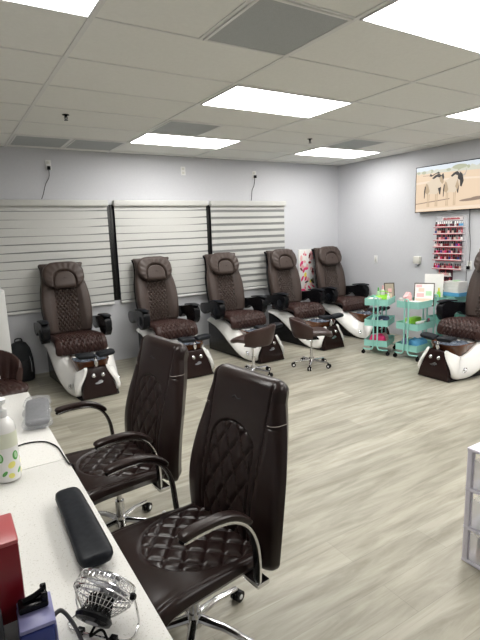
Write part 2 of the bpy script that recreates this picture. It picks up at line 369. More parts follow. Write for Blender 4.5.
# ------------------------------------------------------------------ television
TY, TZ0, TZ1, TW = 2.725, 1.893, 2.533, 1.125
t = thing('television', 'wall-mounted flat television showing two wildebeest on pale sand', 'television', (XR, TY - TW / 2, TZ0), -PI / 2)
obj('mount', box(NB(), -.2, -.04, .15, .2, 0, .5, .004), 'black', t)
obj('bezel', box(NB(), -TW / 2, -.085, 0, TW / 2, -.04, TZ1 - TZ0, .004), 'black', t)
def scr(name, c, s=.55): M[name] = mat(name, tuple(v * .05 for v in c), .3, emit=c, es=s)
for nm, c in (('scr_sand', (.80, .62, .45)), ('scr_sky', (.68, .74, .80)), ('scr_hill', (.64, .64, .54)), ('scr_tree', (.46, .48, .34)), ('scr_pale', (.86, .71, .56)), ('scr_fur', (.50, .38, .25)), ('scr_fur_light', (.74, .62, .48)), ('scr_mane', (.045, .04, .04)), ('scr_shadow', (.30, .22, .17)), ('scr_leg', (.58, .44, .30)), ('scr_horn', (.50, .45, .40))): scr(nm, c)
SM = ['scr_sand', 'scr_sky', 'scr_hill', 'scr_tree', 'scr_pale', 'scr_fur', 'scr_fur_light', 'scr_mane', 'scr_shadow', 'scr_leg', 'scr_horn']
bm = NB(); hb = .012; W_ = TW - 2 * hb; H_ = TZ1 - TZ0 - 2 * hb; lay = [0]
def sp(poly, mi):
    lay[0] += 1; y = -.0855 - lay[0] * .00003
    f = bm.faces.new([bm.verts.new((-TW / 2 + hb + u * W_, y, hb + v * H_)) for u, v in poly]); f.material_index = SM.index(mi)
def el(cx, cy, rx, ry, mi, a=0, n=16):
    sp([(cx + rx * math.cos(q) * math.cos(a) - ry * math.sin(q) * math.sin(a) * .56, cy + rx * math.cos(q) * math.sin(a) * 1.78 + ry * math.sin(q) * math.cos(a)) for q in [2 * PI * i / n for i in range(n)]], mi)
sp([(0, 0), (1, 0), (1, 1), (0, 1)], 'scr_sand'); sp([(0, .90), (1, .84), (1, 1), (0, 1)], 'scr_sky')
sp([(0, .86), (1, .79), (1, .87), (.8, .89), (.5, .90), (.3, .90), (0, .91)], 'scr_hill')
rr = random.Random(5)
for k in range(22): el(.03 + .94 * rr.random(), .87 + .02 * rr.random() - .0, .02 + .02 * rr.random(), .02 + .02 * rr.random(), 'scr_tree' if k % 3 == 0 else 'scr_hill')
el(.62, .91, .10, .05, 'scr_tree'); el(.93, .90, .06, .05, 'scr_tree')
sp([(0, .62), (.5, .66), (1, .60), (1, .64), (.5, .70), (0, .67)], 'scr_pale'); sp([(0, .17), (.5, .24), (.5, .26), (0, .19)], 'scr_shadow'); sp([(.10, .80), (.22, .79), (.22, .80), (.10, .81)], 'scr_shadow')
sp([(0, .02), (1, .02), (1, .08), (0, .06)], 'scr_pale'); el(.80, .20, .17, .03, 'scr_shadow', .05); el(.90, .22, .12, .035, 'scr_shadow')
def beast(u, flip=1, s=1.0):
    X = lambda a: u + a * flip * s
    for a in (.02, .045, .15, .175): sp([(X(a), .42), (X(a + .018), .42), (X(a + .012), .24), (X(a + .016), .10), (X(a - .002), .10), (X(a + .001), .26)], 'scr_leg')
    sp([(X(-.02), .52), (X(0), .64), (X(.05), .67), (X(.12), .74), (X(.18), .77), (X(.23), .72), (X(.245), .60), (X(.22), .45), (X(.17), .37), (X(.10), .39), (X(.04), .38), (X(.0), .40)], 'scr_fur_light')
    sp([(X(-.02), .54), (X(-.015), .42), (X(.03), .38), (X(.06), .45), (X(.03), .60), (X(0), .63)], 'scr_fur')
    sp([(X(.09), .73), (X(.14), .79), (X(.20), .82), (X(.25), .76), (X(.23), .72), (X(.17), .75), (X(.12), .71)], 'scr_mane')
    sp([(X(-.02), .58), (X(-.032), .45), (X(-.03), .30), (X(-.02), .30), (X(-.012), .45), (X(-.005), .55)], 'scr_mane')
    sp([(X(.19), .50), (X(.215), .36), (X(.23), .36), (X(.24), .52)], 'scr_mane')
beast(.155, 1, .92); sp([(.345, .72), (.37, .76), (.40, .72), (.41, .62), (.39, .58), (.36, .64)], 'scr_fur'); sp([(.20, .78), (.215, .84), (.24, .80), (.33, .86), (.36, .82), (.30, .82), (.235, .77)], 'scr_mane'); sp([(.375, .78), (.40, .82), (.415, .72), (.40, .66)], 'scr_mane')
beast(.43, 1, .80); sp([(.60, .74), (.63, .80), (.665, .74), (.68, .60), (.655, .48), (.635, .50), (.63, .62), (.60, .66)], 'scr_mane'); sp([(.60, .66), (.62, .52), (.60, .42), (.57, .50)], 'scr_fur')
sp([(.62, .76), (.60, .82), (.585, .90), (.60, .84), (.63, .78)], 'scr_horn'); sp([(.66, .73), (.69, .75), (.705, .80), (.70, .88), (.715, .80), (.70, .72), (.67, .70)], 'scr_horn')
obj('screen', bm, SM, t, smooth=False)
obj('badge', box(NB(), -.03, -.088, -.006, .03, -.07, .004, .001), 'silver', t)
# ------------------------------------------------------------------ nail polish rack and bottles
t = thing('polish_rack', 'wall rack of nail polish shelves under the television', 'display rack', (XR, 2.18, .66), -PI / 2)
# local x = world y (increases away from viewer side); local -y into room
RW = .225
obj('back_panel', box(NB(), -RW, -.012, .50, RW + .03, -.001, 1.17, .002), 'clear', t)
obj('header_card', box(NB(), -.13, -.016, 1.105, .19, -.0125, 1.155, .001), 'rackwhite', t)
bm = NB(); rr = random.Random(9); x = -.11
while x < .13:      # unreadable red header lettering
    wl = rr.uniform(.010, .018); box(bm, x, -.0175, 1.118, x + wl * .8, -.016, 1.118 + rr.uniform(.018, .026)); x += wl
obj('header_lettering', bm, 'rackred', t, smooth=False)
shelfz = [1.679, 1.587, 1.496, 1.407, 1.312, 1.225, 1.101]; low = [1.0, .90, .81]
for i, z in enumerate(shelfz):
    bm = NB(); zz = z - .66
    box(bm, -RW, -.07, zz - .006, RW, -.012, zz); box(bm, -RW, -.074, zz - .008, RW, -.068, zz + .010)
    obj('shelf', bm, 'rackwhite', t, smooth=False)
    obj('shelf_lip', box(NB(), -RW, -.0765, zz - .010, RW, -.0743, zz - .002), 'rackred', t, smooth=False)
for z in low:
    bm = NB(); zz = z - .66; box(bm, -.14, -.07, zz - .006, .06, -.012, zz); box(bm, -.14, -.074, zz - .008, .06, -.068, zz + .010)
    obj('shelf', bm, 'rackwhite', t, smooth=False)
obj('lower_back', box(NB(), -.145, -.012, .06, .065, -.001, .43, .002), 'wine', t)
cols = [('red', 'bright red'), ('darkred', 'dark red'), ('wine', 'wine'), ('rose', 'rose'), ('magenta', 'magenta'), ('nude', 'beige'), ('paper', 'white'), ('pinkpaper', 'pale pink'), ('blue', 'blue'), ('violet', 'violet'), ('ink', 'black'), ('silver', 'silver')]
wts = [6, 6, 5, 5, 4, 3, 4, 4, 2, 2, 4, 2]
protos = {}
def bottle_mesh(cm):
    bm = NB(); lathe(bm, [(.011, 0), (.0145, .002), (.0145, .036), (.008, .042), (.007, .044)], 12, mi=0); lathe(bm, [(.0085, .044), (.0078, .072), (.006, .074)], 10, mi=1)
    return bm
ords = ['top', 'second', 'third', 'fourth', 'fifth', 'sixth', 'seventh', 'eighth', 'ninth', 'tenth']
for si, z in enumerate(shelfz + low):
    xs = [RW - .018 - k * .0335 for k in range(13)] if si < 7 else [.125 - k * .034 for k in range(6)]
    for k, x in enumerate(xs):
        if random.random() < .04: continue
        ci = random.choices(range(len(cols)), wts)[0]; cm, cn = cols[ci]
        if si == 0 and k > 10: cm, cn = ('skyblue', 'light blue')
        cap = 'paper' if (si in (0,)) and random.random() < .6 else ('ink' if random.random() < .6 else 'rackred')
        key = (cm, cap)
        if key not in protos:
            o = obj('polish_bottle', bottle_mesh(cm), [cm, cap]); protos[key] = o
        else:
            o = protos[key].copy(); C.objects.link(o)
        o.location = (XR - .042, 2.18 + x, z + .0005)
        capn = {'paper': 'white', 'ink': 'black', 'rackred': 'red'}[cap]
        tag(o, '%s nail polish with %s cap on the %s rack shelf from top' % (cn, capn, ords[si]), 'nail polish', '%s %s-capped polish on the %s rack shelf' % (cn, capn, ords[si]))
# ------------------------------------------------------------------ pedicure spa chair (local: faces -Y, origin at front floor centre)
def lerp_list(pts, n):
    P = catmull([V(0, a, b) for a, b in pts], n); return P
def pedicure(label, loc, rz):
    t = thing('pedicure_chair', label, 'pedicure chair', loc, rz, 'brown leather pedicure spa chairs along the walls')
    # dark underbody
    prof = [(.03, .0), (1.22, .0), (1.22, .42), (1.0, .38), (.75, .27), (.58, .17), (.42, .07), (.30, .02), (.05, .02)]
    bm = NB(); prism(bm, prof, (-.30, 0, 0), (0, 1, 0), (0, 0, 1), (1, 0, 0), .60, bev=.012); 
    for v in bm.verts:
        f = sm(0, .6, v.co.y); v.co.x *= .70 + .33 * f
    obj('underbody', bm, 'black', t)
    # front panel
    bm = NB(); prism(bm, [(-.19, .008), (.19, .008), (.175, .10), (.135, .22), (.10, .325), (-.10, .325), (-.135, .22), (-.175, .10)], (0, 0, 0), (1, 0, 0), (0, 0, 1), (0, 1, 0), .14, bev=.012)
    for v in bm.verts: v.co.y += v.co.z * .24 - .0 + (.25 * v.co.x * v.co.x)
    fp = obj('front_panel', bm, 'panel_brown', t)
    for s in (-1, 1):
        bm = NB(); lathe(bm, [(.021, 0), (.021, .008), (.014, .012), (.012, .020), (.007, .023)], 20, (s * .05, .052, .245), (0, -1, .2)); obj('control_knob', bm, 'chrome', fp)
    bm = NB(); prism(bm, [(-.045, -.006), (-.035, .004), (-.015, .008), (.0, .022), (.022, .026), (.045, .012), (.038, -.004), (.015, -.010), (-.01, -.014), (-.03, -.013)], (0, .038, .165), (1, 0, 0), (0, .24, .97), (0, -1, .2), .008); obj('emblem', bm, 'chrome', fp)
    # white swoosh shells
    Lo = lerp_list([(.075, .315), (.06, .20), (.07, .09), (.11, .03), (.19, .014), (.30, .03), (.42, .09), (.58, .19), (.75, .29), (.95, .38), (1.18, .43)], 5)
    Up = lerp_list([(.10, .335), (.145, .30), (.20, .27), (.27, .25), (.36, .27), (.46, .325), (.57, .395), (.68, .45), (.82, .482), (1.0, .49), (1.18, .485)], 5)
    for s in (-1, 1):
        bm = NB(); rs = []; n = len(Lo)
        for i, (a, b) in enumerate(zip(Lo, Up)):
            q = i / (n - 1); xi = .10 + .08 * sm(0, .18, q); xo = .135 + .115 * sm(0, .22, q) + .10 * sm(.25, .75, q)
            xi = xi + (xo - .165 - xi) * sm(.22, .4, q)
            d = b - a; row = []
            N = 20
            for k in range(N):
                an = 2 * PI * k / N; cx = math.copysign(abs(math.cos(an)) ** .45, math.cos(an)); cy = math.copysign(abs(math.sin(an)) ** .45, math.sin(an))
                # the outer face steps inwards towards the top so the wave has a shoulder
                hgt = .5 + .5 * cy; xx = (xi + xo) / 2 + (xo - xi) / 2 * cx
                if cx > 0: xx -= .045 * sm(.40, .75, hgt) * sm(.1, .3, q)
                p = a + d * hgt; row.append(V(s * xx, p.y, p.z))
            rs.append(row if s > 0 else row[::-1])
        rings(bm, rs); sh = obj('side_shell', bm, 'white_gloss', t, angle=50)
        bm = NB(); lathe(bm, [(.03, 0), (.03, .006), (.022, .01)], 20, (s * .258, .22, .12), (s, 0, 0)); tube(bm, [(s * .266, .20, .10), (s * .278, .22, .12), (s * .266, .25, .14)], .009, 8)
        obj('drain_handle', bm, 'chrome', sh)
    # white rear deck joining the shells
    bm = NB(); rs = []
    for i in range(28, len(Up)):
        p = Up[i]; rs.append([V(-.26, p.y, p.z - .03), V(-.26, p.y, p.z - .01), V(.26, p.y, p.z - .01), V(.26, p.y, p.z - .03)])
    rings(bm, rs); obj('rear_deck', bm, 'white_gloss', t)
    # bowl
    bm = NB(); lathe(bm, [(.12, .16), (.15, .18), (.175, .25), (.19, .33), (.205, .375), (.20, .385), (.185, .375), (.17, .33), (.15, .24), (.10, .20)], 32, (0, .385, 0), sx=.95, sy=1.25, ex=3.2)
    bo = obj('foot_bowl', bm, 'amber', t)
    bm = NB(); rr = random.Random(2)
    vs = [[bm.verts.new((-.165 + .33 * i / 16, .19 + .39 * j / 16, .345 + .028 * rr.random())) for i in range(17)] for j in range(17)]
    for j in range(16):
        for i in range(16): bm.faces.new((vs[j][i], vs[j][i + 1], vs[j + 1][i + 1], vs[j + 1][i]))
    obj('bowl_liner', bm, 'liner', bo)
    # footrest
    fr = obj('footrest_post', tube(NB(), catmull([(0, .13, .30), (0, .10, .36), (0, .10, .40), (0, .12, .435)], 5), lambda q: .026 - .008 * q, 12), 'chrome', t)
    for s in (-1, 1):
        bm = pad([(.03, .448), (.10, .462), (.165, .450)], .10, .028, .024, nf=14, step=.02, cr=.035, er=.02, x0=s * .107)
        for v in bm.verts: v.co.z += .015 * abs(v.co.x) / .2
        obj('footrest_pad', bm, 'black_pad', fr)
    obj('faucet', tube(NB(), catmull([(-.1, .6, .36), (-.1, .6, .42), (-.09, .57, .44), (-.07, .53, .42)], 5), .01, 10), 'chrome', t)
    # seat
    def srel(x, s, S):
        q = sm(.23, .21, abs(x)); return q * diamonds(x, s, .052, .060, .0055, .012) + (1 - q) * .008 - .008 * groove(abs(x) - .225, .005) - .010 * groove(s - .115, .007)
    bm = pad([(.455, .42), (.435, .465), (.455, .53), (.53, .558), (.75, .55), (.95, .53), (1.08, .53)], lambda q: .295 - .025 * q, .045, .06, srel, nf=64, step=.009, cr=.04, er=.03)
    obj('seat', bm, 'leather', t)
    obj('seat_base', box(NB(), -.22, .52, .43, .22, 1.12, .50, .02), 'black', t)
    # back
    bpath = [(1.01, .56), (1.03, .72), (1.075, .92), (1.135, 1.14), (1.205, 1.41)]
    def bw(q): return .262 + .035 * math.sin(min(1, q * 1.35) * PI) - .015 * sm(.6, .9, q) + .018 * sm(.92, 1, q)
    def brel(x, s, S):
        lim = .145 - .03 * (s / S); q = sm(lim, lim - .012, abs(x)) * sm(.64, .60, s)
        bol = .028 * sm(lim, lim + .07, abs(x)) * sm(.8, .5, s / S) + .006
        return q * diamonds(x, s, .046, .066, .0055, .017) + (1 - q) * bol - .008 * groove(abs(x) - lim, .005)
    obj('backrest', pad(bpath, bw, .055, .03, brel, nf=60, step=.009, cr=.022, er=.03, bow=.02), 'leather_taupe', t)
    obj('back_shell', pad([(y + .052, z - .01) for y, z in bpath], lambda q: bw(q) - .004, .03, .05, nf=24, step=.03, cr=.02, er=.03, bow=.012), 'black', t)
    # headrest pillow
    def hrel(x, s, S):
        sc = (abs(x) / .135) ** 2.6 + (max(0, s - .05) / .165) ** 2.6; d = (sc ** (1 / 2.6) - 1) * .13
        g = groove(d, .008) if s > .03 else groove(abs(x) - .135, .008)
        return -.022 * g + (.014 if d > 0 else -.002) + .0025 * math.sin(math.atan2(s - .05, x) * 22) * sm(-.0, .04, d)
    hp = [(1.045, 1.115), (1.078, 1.22), (1.125, 1.335), (1.165, 1.43)]
    h = obj('headrest', pad([(y - .035, z) for y, z in hp], lambda q:   .228 + .018 * math.sin(q * PI), .045, .03, hrel, nf=64, step=.007, cr=.14, er=.045, nexp=2.8), 'leather_taupe', t)
    bm = NB(); tube(bm, [(-.02, .992, 1.238), (-.008, .995, 1.252), (.006, .992, 1.242), (.022, .993, 1.248)], .003, 6); obj('logo_stitch', bm, 'leather_dark', h)
    # armrests
    for s in (-1, 1):
        prof = [(.545, .755), (.60, .775), (.74, .775), (.90, .745), (1.06, .73), (1.14, .69), (1.12, .60), (1.02, .57), (.93, .62), (.84, .655), (.80, .60), (.74, .545), (.65, .535), (.565, .57), (.53, .66)]
        pp = [(p.y, p.z) for p in catmull([V(0, a, b) for a, b in prof + [prof[0]]], 3)[:-1]]
        bm = NB(); prism(bm, pp, (s * .31 if s > 0 else -.395, 0, 0), (0, 1, 0), (0, 0, 1), (1, 0, 0), .085, bev=.014)
        a = obj('armrest', bm, 'black', t)
        bm = pad([(.52, .785), (.66, .794), (.86, .770)], .045, .012, .01, nf=12, step=.03, cr=.03, er=.02, x0=s * .353); obj('arm_pad', bm, 'black_pad', a)
        bm = NB(); lathe(bm, [(.055, 0), (.055, .008), (.04, .014)], 20, (s * .394, .66, .65), (s, 0, 0)); obj('arm_cap', bm, 'black_pad', a)
    for ch in C.objects:
        if ch.parent == t: ch.location = (.03, 0, 0) if ch.name.split('.')[0] in ('underbody', 'front_panel', 'side_shell', 'rear_deck', 'foot_bowl', 'footrest_post', 'faucet') else (0, .10, -.015)
    return t
ped_x = [.45, 1.64, 2.73, 3.83, 4.81]
ped_l = ['brown quilted pedicure chair at far left, beside the black backpack', 'second pedicure chair from the left, in front of the middle blind', 'third pedicure chair from the left, with a low-backed stool right before it, just left of the right-hand blind',
         'fourth pedicure chair from the left, in front of the right end of the blinds', 'pedicure chair in the back right corner, beside the flower picture']
ped_l[2] = 'third pedicure chair from the left, a stool with its back turned right before it'
PC = pedicure(ped_l[0], (ped_x[0], 2.97, 0), 0)
for i in range(1, 5): dup(PC, (ped_x[i], 2.97, 0), 0, ped_l[i])
dup(PC, (3.73, 1.315, 0), -PI / 2, 'pedicure chair against the right wall, cut by the right picture edge')
# ------------------------------------------------------------------ star base with casters
def star_base(t, R=.29, hub=.11, col='black', zs=.42, capcol='chrome', rot=0, gas=.025):
    for k in range(5):
        a = rot + 2 * PI * k / 5; d = V(math.cos(a), math.sin(a), 0)
        lg = obj('base_leg', tube(NB(), [d * .02 + V(0, 0, hub), d * (R * .5) + V(0, 0, hub - .012), d * R + V(0, 0, .068)], lambda q: .022 - .008 * q, 10, flat=.7, up=V(0, 0, 1)), capcol, t)
        bm = NB(); p = d * R; sd = V(-d.y, d.x, 0); cyl(bm, p + V(0, 0, .07), p + V(0, 0, .045), .008)
        q = p + d * .012
        cyl(bm, q + sd * .006 + V(0, 0, .027), q + sd * .022 + V(0, 0, .027), .0265, seg=20); cyl(bm, q - sd * .006 + V(0, 0, .027), q - sd * .022 + V(0, 0, .027), .0265, seg=20)
        lathe(bm, [(.012, .0), (.012, .0235)], 14, q + V(0, 0, .027), sd, mi=1); lathe(bm, [(.012, .0), (.012, .0235)], 14, q + V(0, 0, .027), -sd, mi=1)
        obj('caster', bm, ['black', 'white_plastic'], lg)
    bm = NB(); cyl(bm, (0, 0, hub - .03), (0, 0, hub + .03), .036, .03); cyl(bm, (0, 0, hub + .03), (0, 0, (zs + hub) / 2), gas); cyl(bm, (0, 0, (zs + hub) / 2), (0, 0, zs), gas * .6)
    obj('gas_lift', bm, 'chrome', t)
# ------------------------------------------------------------------ high-backed task chair (faces -Y)
def task_chair(label, loc, rz, baserot):
    t = thing('task_chair', label, 'office chair', loc, rz, 'espresso leather task chairs at the manicure table')
    star_base(t, .275, .12, zs=.36, rot=baserot - rz)
    obj('tilt_mechanism', box(NB(), -.10, -.10, .335, .10, .12, .375, .012), 'black', t)
    def srel(x, s, S):
        r = math.sqrt((x / .21) ** 2 + (max(0, .47 - s) / .27) ** 2) if s < .47 else abs(x) / .21
        d = (r - 1) * .18; q = sm(.004, -.012, d)
        return q * diamonds(x, s - .1, .105, .100, .0055, .0075) + (1 - q) * .004 - .009 * groove(d, .005) - .004 * groove(abs(x) - .240, .004) + .010 * sm(.2, .27, abs(x))
    bm = pad([(-.285, .33), (-.305, .385), (-.28, .43), (-.20, .452), (0, .445), (.16, .44), (.25, .455)], lambda q: .282 - .04 * q, .042, .060, srel, nf=96, step=.006, cr=.07, er=.035)
    obj('seat', bm, 'leather_dark', t)
    bp = [(.215, .37), (.210, .50), (.223, .64), (.262, .80), (.306, .95), (.345, 1.12)]
    def bw(q): return .222 + .088 * math.sin(min(1, q * .86 + .24) * PI)
    def brel(x, s, S):
        top = .545; wq = .150 - .03 * s
        r = math.sqrt((x / wq) ** 2 + (max(0, s - top + .10) / .10) ** 2) if s > top - .10 else abs(x) / wq
        d = (r - 1) * .13; q = sm(.004, -.012, d)
        h = q * diamonds(x, s, .092, .140, .0055, .0075) + (1 - q) * .002 - .010 * groove(d, .005)
        hd = .008 * sm(.50, .62, s)                                  # raised head zone
        seam = -.006 * groove(s - .575, .004) * sm(.185, .20, abs(x))
        return h + hd + seam - .008 * groove(abs(x) - (.165 + .02 * (s / S)), .004) * sm(.0, .05, s) + .010 * sm(.17, .21, abs(x))
    from mathutils.bvhtree import BVHTree
    bbm = pad(bp, bw, .045, .065, brel, nf=96, step=.006, cr=.055, er=.045, nexp=2.9, bow=-.012)
    bvh = BVHTree.FromBMesh(bbm); bk = obj('backrest', bbm, 'leather_dark', t)
    bm = NB(); tube(bm, [(bvh.find_nearest(V(a_, .2, b_))[0]) for a_, b_ in ((-.03, 1.03), (-.012, 1.042), (.004, 1.032), (.030, 1.036))], .0028, 6); obj('logo_stitch', bm, 'ink', bk)
    for s in (-1, 1):
        bm = NB(); tube(bm, [bvh.find_nearest(V(s * (.185 + .08 * math.sin(PI / 2 * k / 9)), .20 + .15 * (1 - math.cos(PI / 2 * k / 9)), .965))[0] for k in range(10)], .0018, 6); obj('seam_stitch', bm, 'thread', bk)
    for s in (-1, 1):
        X = s * .295
        path = catmull([(X, -.215, .735), (X, -.15, .742), (X, -.05, .738), (X, .02, .715), (X, .075, .665), (X, .108, .59), (X, .12, .50), (X * .97, .125, .395)], 6)
        a = obj('arm_frame', arm_strip(path, .020, .008, -.012), ['black', 'chrome'], t)
        obj('arm_pad', arm_strip(path[:25], .025, .013, .005), 'leather_dark', a)
        bm = NB(); box(bm, min(X * .99, s * .20), .11, .37, max(X * .99, s * .20), .17, .39, .004); obj('arm_bracket', bm, 'chrome', a)
        bm = NB(); cyl(bm, (s * .262, .1, .41), (s * .315, .06, .425), .006); ball(bm, (s * .315, .06, .425), .011); obj('adjust_lever', bm, 'white_plastic', t) if s < 0 else bm.free()
    return t
def arm_strip(path, w, th, off):
    """flat ribbon with rounded section following an arm path in a YZ plane"""
    bm = NB(); rs = []; n = len(path)
    for i, p in enumerate(path):
        tg = (path[min(i + 1, n - 1)] - path[max(i - 1, 0)]).normalized(); nr = V(0, -tg.z, tg.y)
        k = math.sqrt(max(.03, 1 - (1 - min(1, i / 3)) ** 2)) * math.sqrt(max(.03, 1 - (1 - min(1, (n - 1 - i) / 2)) ** 2)); N = 14; row = []
        for j in range(N):
            a = 2 * PI * j / N; cx = math.copysign(abs(math.cos(a)) ** .6, math.cos(a)); cy = math.copysign(abs(math.sin(a)) ** .6, math.sin(a))
            row.append(p + V(cx * w * (.35 + .65 * k), 0, 0) + nr * (off + cy * th * k))
        rs.append(row)
    rings(bm, rs)
    bmesh.ops.recalc_face_normals(bm, faces=bm.faces)
    for f in bm.faces:
        if abs(f.normal.x) > .75: f.material_index = 1 if off < 0 else 0
    return bm
task_chair('nearest high-backed espresso leather task chair, in the centre foreground', (-.072, -.382, 0), -PI / 2 + math.radians(7), math.radians(20))
task_chair('high-backed espresso leather task chair behind the nearest one, at the far table', (-.105, .481, 0), -PI / 2 + math.radians(6), math.radians(40))
# ------------------------------------------------------------------ low stools
def stool(label, loc, rz, big=False):
    t = thing('pedicure_stool', label, 'stool', loc, rz, 'low-backed brown rolling stools')
    star_base(t, .22, .085, zs=.37, rot=.3, gas=.02)
    def srel(x, s, S): return -.004 * groove(abs(x) - .15, .005)
    if big: srel = lambda x, s, S: -.008 * groove(((x / .045) - round(x / .045)) * .045, .004)
    W_ = .25 if big else .19
    obj('seat', pad([(-.215, .385), (-.21, .425), (-.12, .45), (.05, .445), (.17, .45)], lambda q: W_ - .02 * q, .03, .04, srel, nf=40, step=.012, cr=.12, er=.03), 'leather' if big else 'leather_stool', t)
    bm = NB(); rs = []; R1 = .235 if big else .195; top = .74 if big else .635
    for i in range(33):
        a = math.radians(-88 + 176 * i / 32); k = math.cos(a * .95) ** .5 if abs(a) < 1.53 else .15
        zt = .45 + (top - .45) * (.25 + .75 * max(0, math.cos(a)) ** .45); zb = .39 + .0 * k; row = []
        for j in range(18):
            q = 2 * PI * j / 18; cx = math.copysign(abs(math.cos(q)) ** .6, math.cos(q)); cy = math.copysign(abs(math.sin(q)) ** .6, math.sin(q))
            zz = (zt + zb) / 2 + (zt - zb) / 2 * cy; rad = R1 + .026 * cx + (zz - .42) * .22
            if big and cx < 0: rad += .005 * math.cos(i * PI / 1.5)
            row.append(V(rad * math.sin(a), .02 + rad * math.cos(a), zz))
        rs.append(row)
    rings(bm, rs); b = obj('low_backrest', bm, 'leather' if big else 'leather_stool', t)
    obj('seat_plate', box(NB(), -.08, -.08, .355, .08, .08, .375, .006), 'black', t)
    if big: obj('white_tag', box(NB(), .10, .168, .47, .135, .175, .50, .001, mtx=Matrix.Rotation(.0, 4, 'Z')), 'paper', t)
    return t
stool('brown rolling stool in the clear, empty seat facing right', (3.03, 2.52, 0), math.radians(62))
stool('brown rolling stool with its back to the viewer, before the third pedicure chair', (2.24, 2.66, 0), math.radians(-155))
s_ = stool('brown channel-tufted chair with white tag at the left picture edge', (-.56, 2.50, 0), math.radians(15), True)
del s_['group']; s_['category'] = 'chair'; s_.name = 'tufted_chair'
# ------------------------------------------------------------------ backpack
t = thing('backpack', 'black backpack standing on the floor against the back wall, far left', 'backpack', (-.13, 4.22, 0), 0)
bm = NB(); lathe(bm, [(.11, .0), (.135, .02), (.145, .12), (.14, .28), (.12, .40), (.08, .47), (.03, .495)], 28, sx=1.0, sy=.72, ex=3); bd = obj('main_compartment', bm, 'bagblack', t)
bm = NB(); lathe(bm, [(.09, .04), (.105, .06), (.105, .20), (.085, .27), (.04, .285)], 24, (0, -.075, 0), sx=1.0, sy=.45, ex=3); obj('front_pocket', bm, 'black_matte', t)
obj('grab_handle', tube(NB(), catmull([(-.04, .02, .485), (-.03, .02, .52), (.03, .02, .52), (.04, .02, .485)], 5), .008, 8), 'bagblack', t)
obj('zipper', tube(NB(), catmull([(-.10, -.10, .12), (-.10, -.09, .26), (-.06, -.07, .38), (.06, -.07, .38), (.10, -.09, .26), (.10, -.10, .12)], 6), .003, 6), 'silver', t)
for s in (-1, 1): obj('shoulder_strap', tube(NB(), catmull([(s * .05, .09, .44), (s * .11, .12, .30), (s * .12, .12, .12), (s * .08, .095, .03)], 6), .016, 8, flat=.35), 'bagblack', t)
# ------------------------------------------------------------------ white cabinet at left
t = thing('storage_cabinet', 'tall plain white cabinet side at the left picture edge, before the blinds', 'cabinet', (-.62, 3.15, 0), 0)
obj('carcass', box(NB(), -.29, -.17, .04, .29, .2, 1.24, .004), 'cabinet_white', t); obj('plinth', box(NB(), -.27, -.15, 0, .27, .19, .04), 'cabinet_white', t)
for s in (0, 1):
    d = obj('door', box(NB(), -.287 + s * .289, -.19, .06, -.002 + s * .289, -.171, 1.22, .003), 'cabinet_white', t)
    obj('handle', tube(NB(), [(-.02 + s * .04, -.191, .6), (-.02 + s * .04, -.215, .61), (-.02 + s * .04, -.215, .75), (-.02 + s * .04, -.191, .76)], .005, 8), 'chrome', d)
# ------------------------------------------------------------------ manicure tables
def table(label, y0, y1):
    t = thing('manicure_table', label, 'table', (-.70, (y0 + y1) / 2, 0), 0, 'white speckled manicure tables end to end'); h = (y1 - y0) / 2
    obj('tabletop', box(NB(), -.47, -h, .725, .27, h, .76, .003), 'quartz', t)
    obj('front_edge', box(NB(), .252, -h + .01, .685, .266, h - .01, .7245, .002), 'edge_beige', t)
    for s in (-1, 1): obj('side_panel', box(NB(), -.42, s * (h - .04) - .014, 0, -.08, s * (h - .04) + .014, .7245, .002), 'cabinet_white', t)
    ped = obj('drawer_pedestal', box(NB(), -.42, -h + .07, .03, -.16, -h + .40, .70, .004), 'cabinet_white', t)
    for k in range(3):
        d = obj('drawer', box(NB(), -.44, -h + .08, .05 + k * .215, -.421, -h + .39, .255 + k * .215, .003), 'cabinet_white', t)
        obj('knob', lathe(NB(), [(.006, 0), (.012, .015), (.009, .02)], 12, (-.44, -h + .235, .15 + k * .215), (-1, 0, 0)), 'chrome', d)
    obj('modesty_panel', box(NB(), -.06, -h + .06, .25, -.04, h - .06, .7245), 'cabinet_white', t)
table('far white speckled manicure table, holding the wrapped pad and lotion bottle', .066, 1.165)
table('near white speckled manicure table, holding the black hand rest and fan', -1.45, .062)
TT = .7605
# black hand rest
t = thing('hand_rest', 'long black padded hand rest lying on the near table', 'hand rest', (-.508, -.50, TT), math.radians(-1))
bm = pad([(-.235, .028), (-.12, .034), (.12, .034), (.225, .026)], lambda q: .052 - .008 * q, .02, .018, nf=24, step=.02, cr=.035, er=.02); obj('cushion', bm, 'black_pad', t)
for s in (-1, 1): obj('foot', box(NB(), -.03, s * .15 - .012, 0, .03, s * .15 + .012, .018, .003), 'black', t)
# wrapped pad
t = thing('wrapped_hand_rest', 'dark grey pad in crinkled clear plastic on the far table', 'hand rest', (-.452, .66, TT + .007), math.radians(-9))
bm = pad([(-.19, .026), (0, .036), (.17, .026)], lambda q: .060, .022, .02, nf=24, step=.02, cr=.03, er=.02); obj('cushion', bm, 'padgrey', t)
bm = pad([(-.215, .018), (-.19, .026), (0, .036), (.16, .030), (.235, .012)], lambda q: .069 + .005 * math.sin(q * 20), .029, .022, lambda x, s, S: .002 * math.sin(x * 120 + s * 60) + .0015 * math.sin(s * 170 - x * 60), nf=40, step=.010, cr=.006, er=.012, nexp=2.2); obj('plastic_wrap', bm, 'wrap', t)
# black cord
tag(obj('black_cord', tube(NB(), catmull([(-.66, .27, TT + .004), (-.60, .315, TT + .004), (-.543, .325, TT + .004), (-.48, .29, TT + .004), (-.445, .20, TT + .004), (-.440, .10, TT + .004), (-.437, .0, TT + .004), (-.424, -.02, TT - .002), (-.420, -.03, TT - .06)], 6), .0035, 8), 'black'), 'thin black cord curving over the seam between the two tables', 'cord')
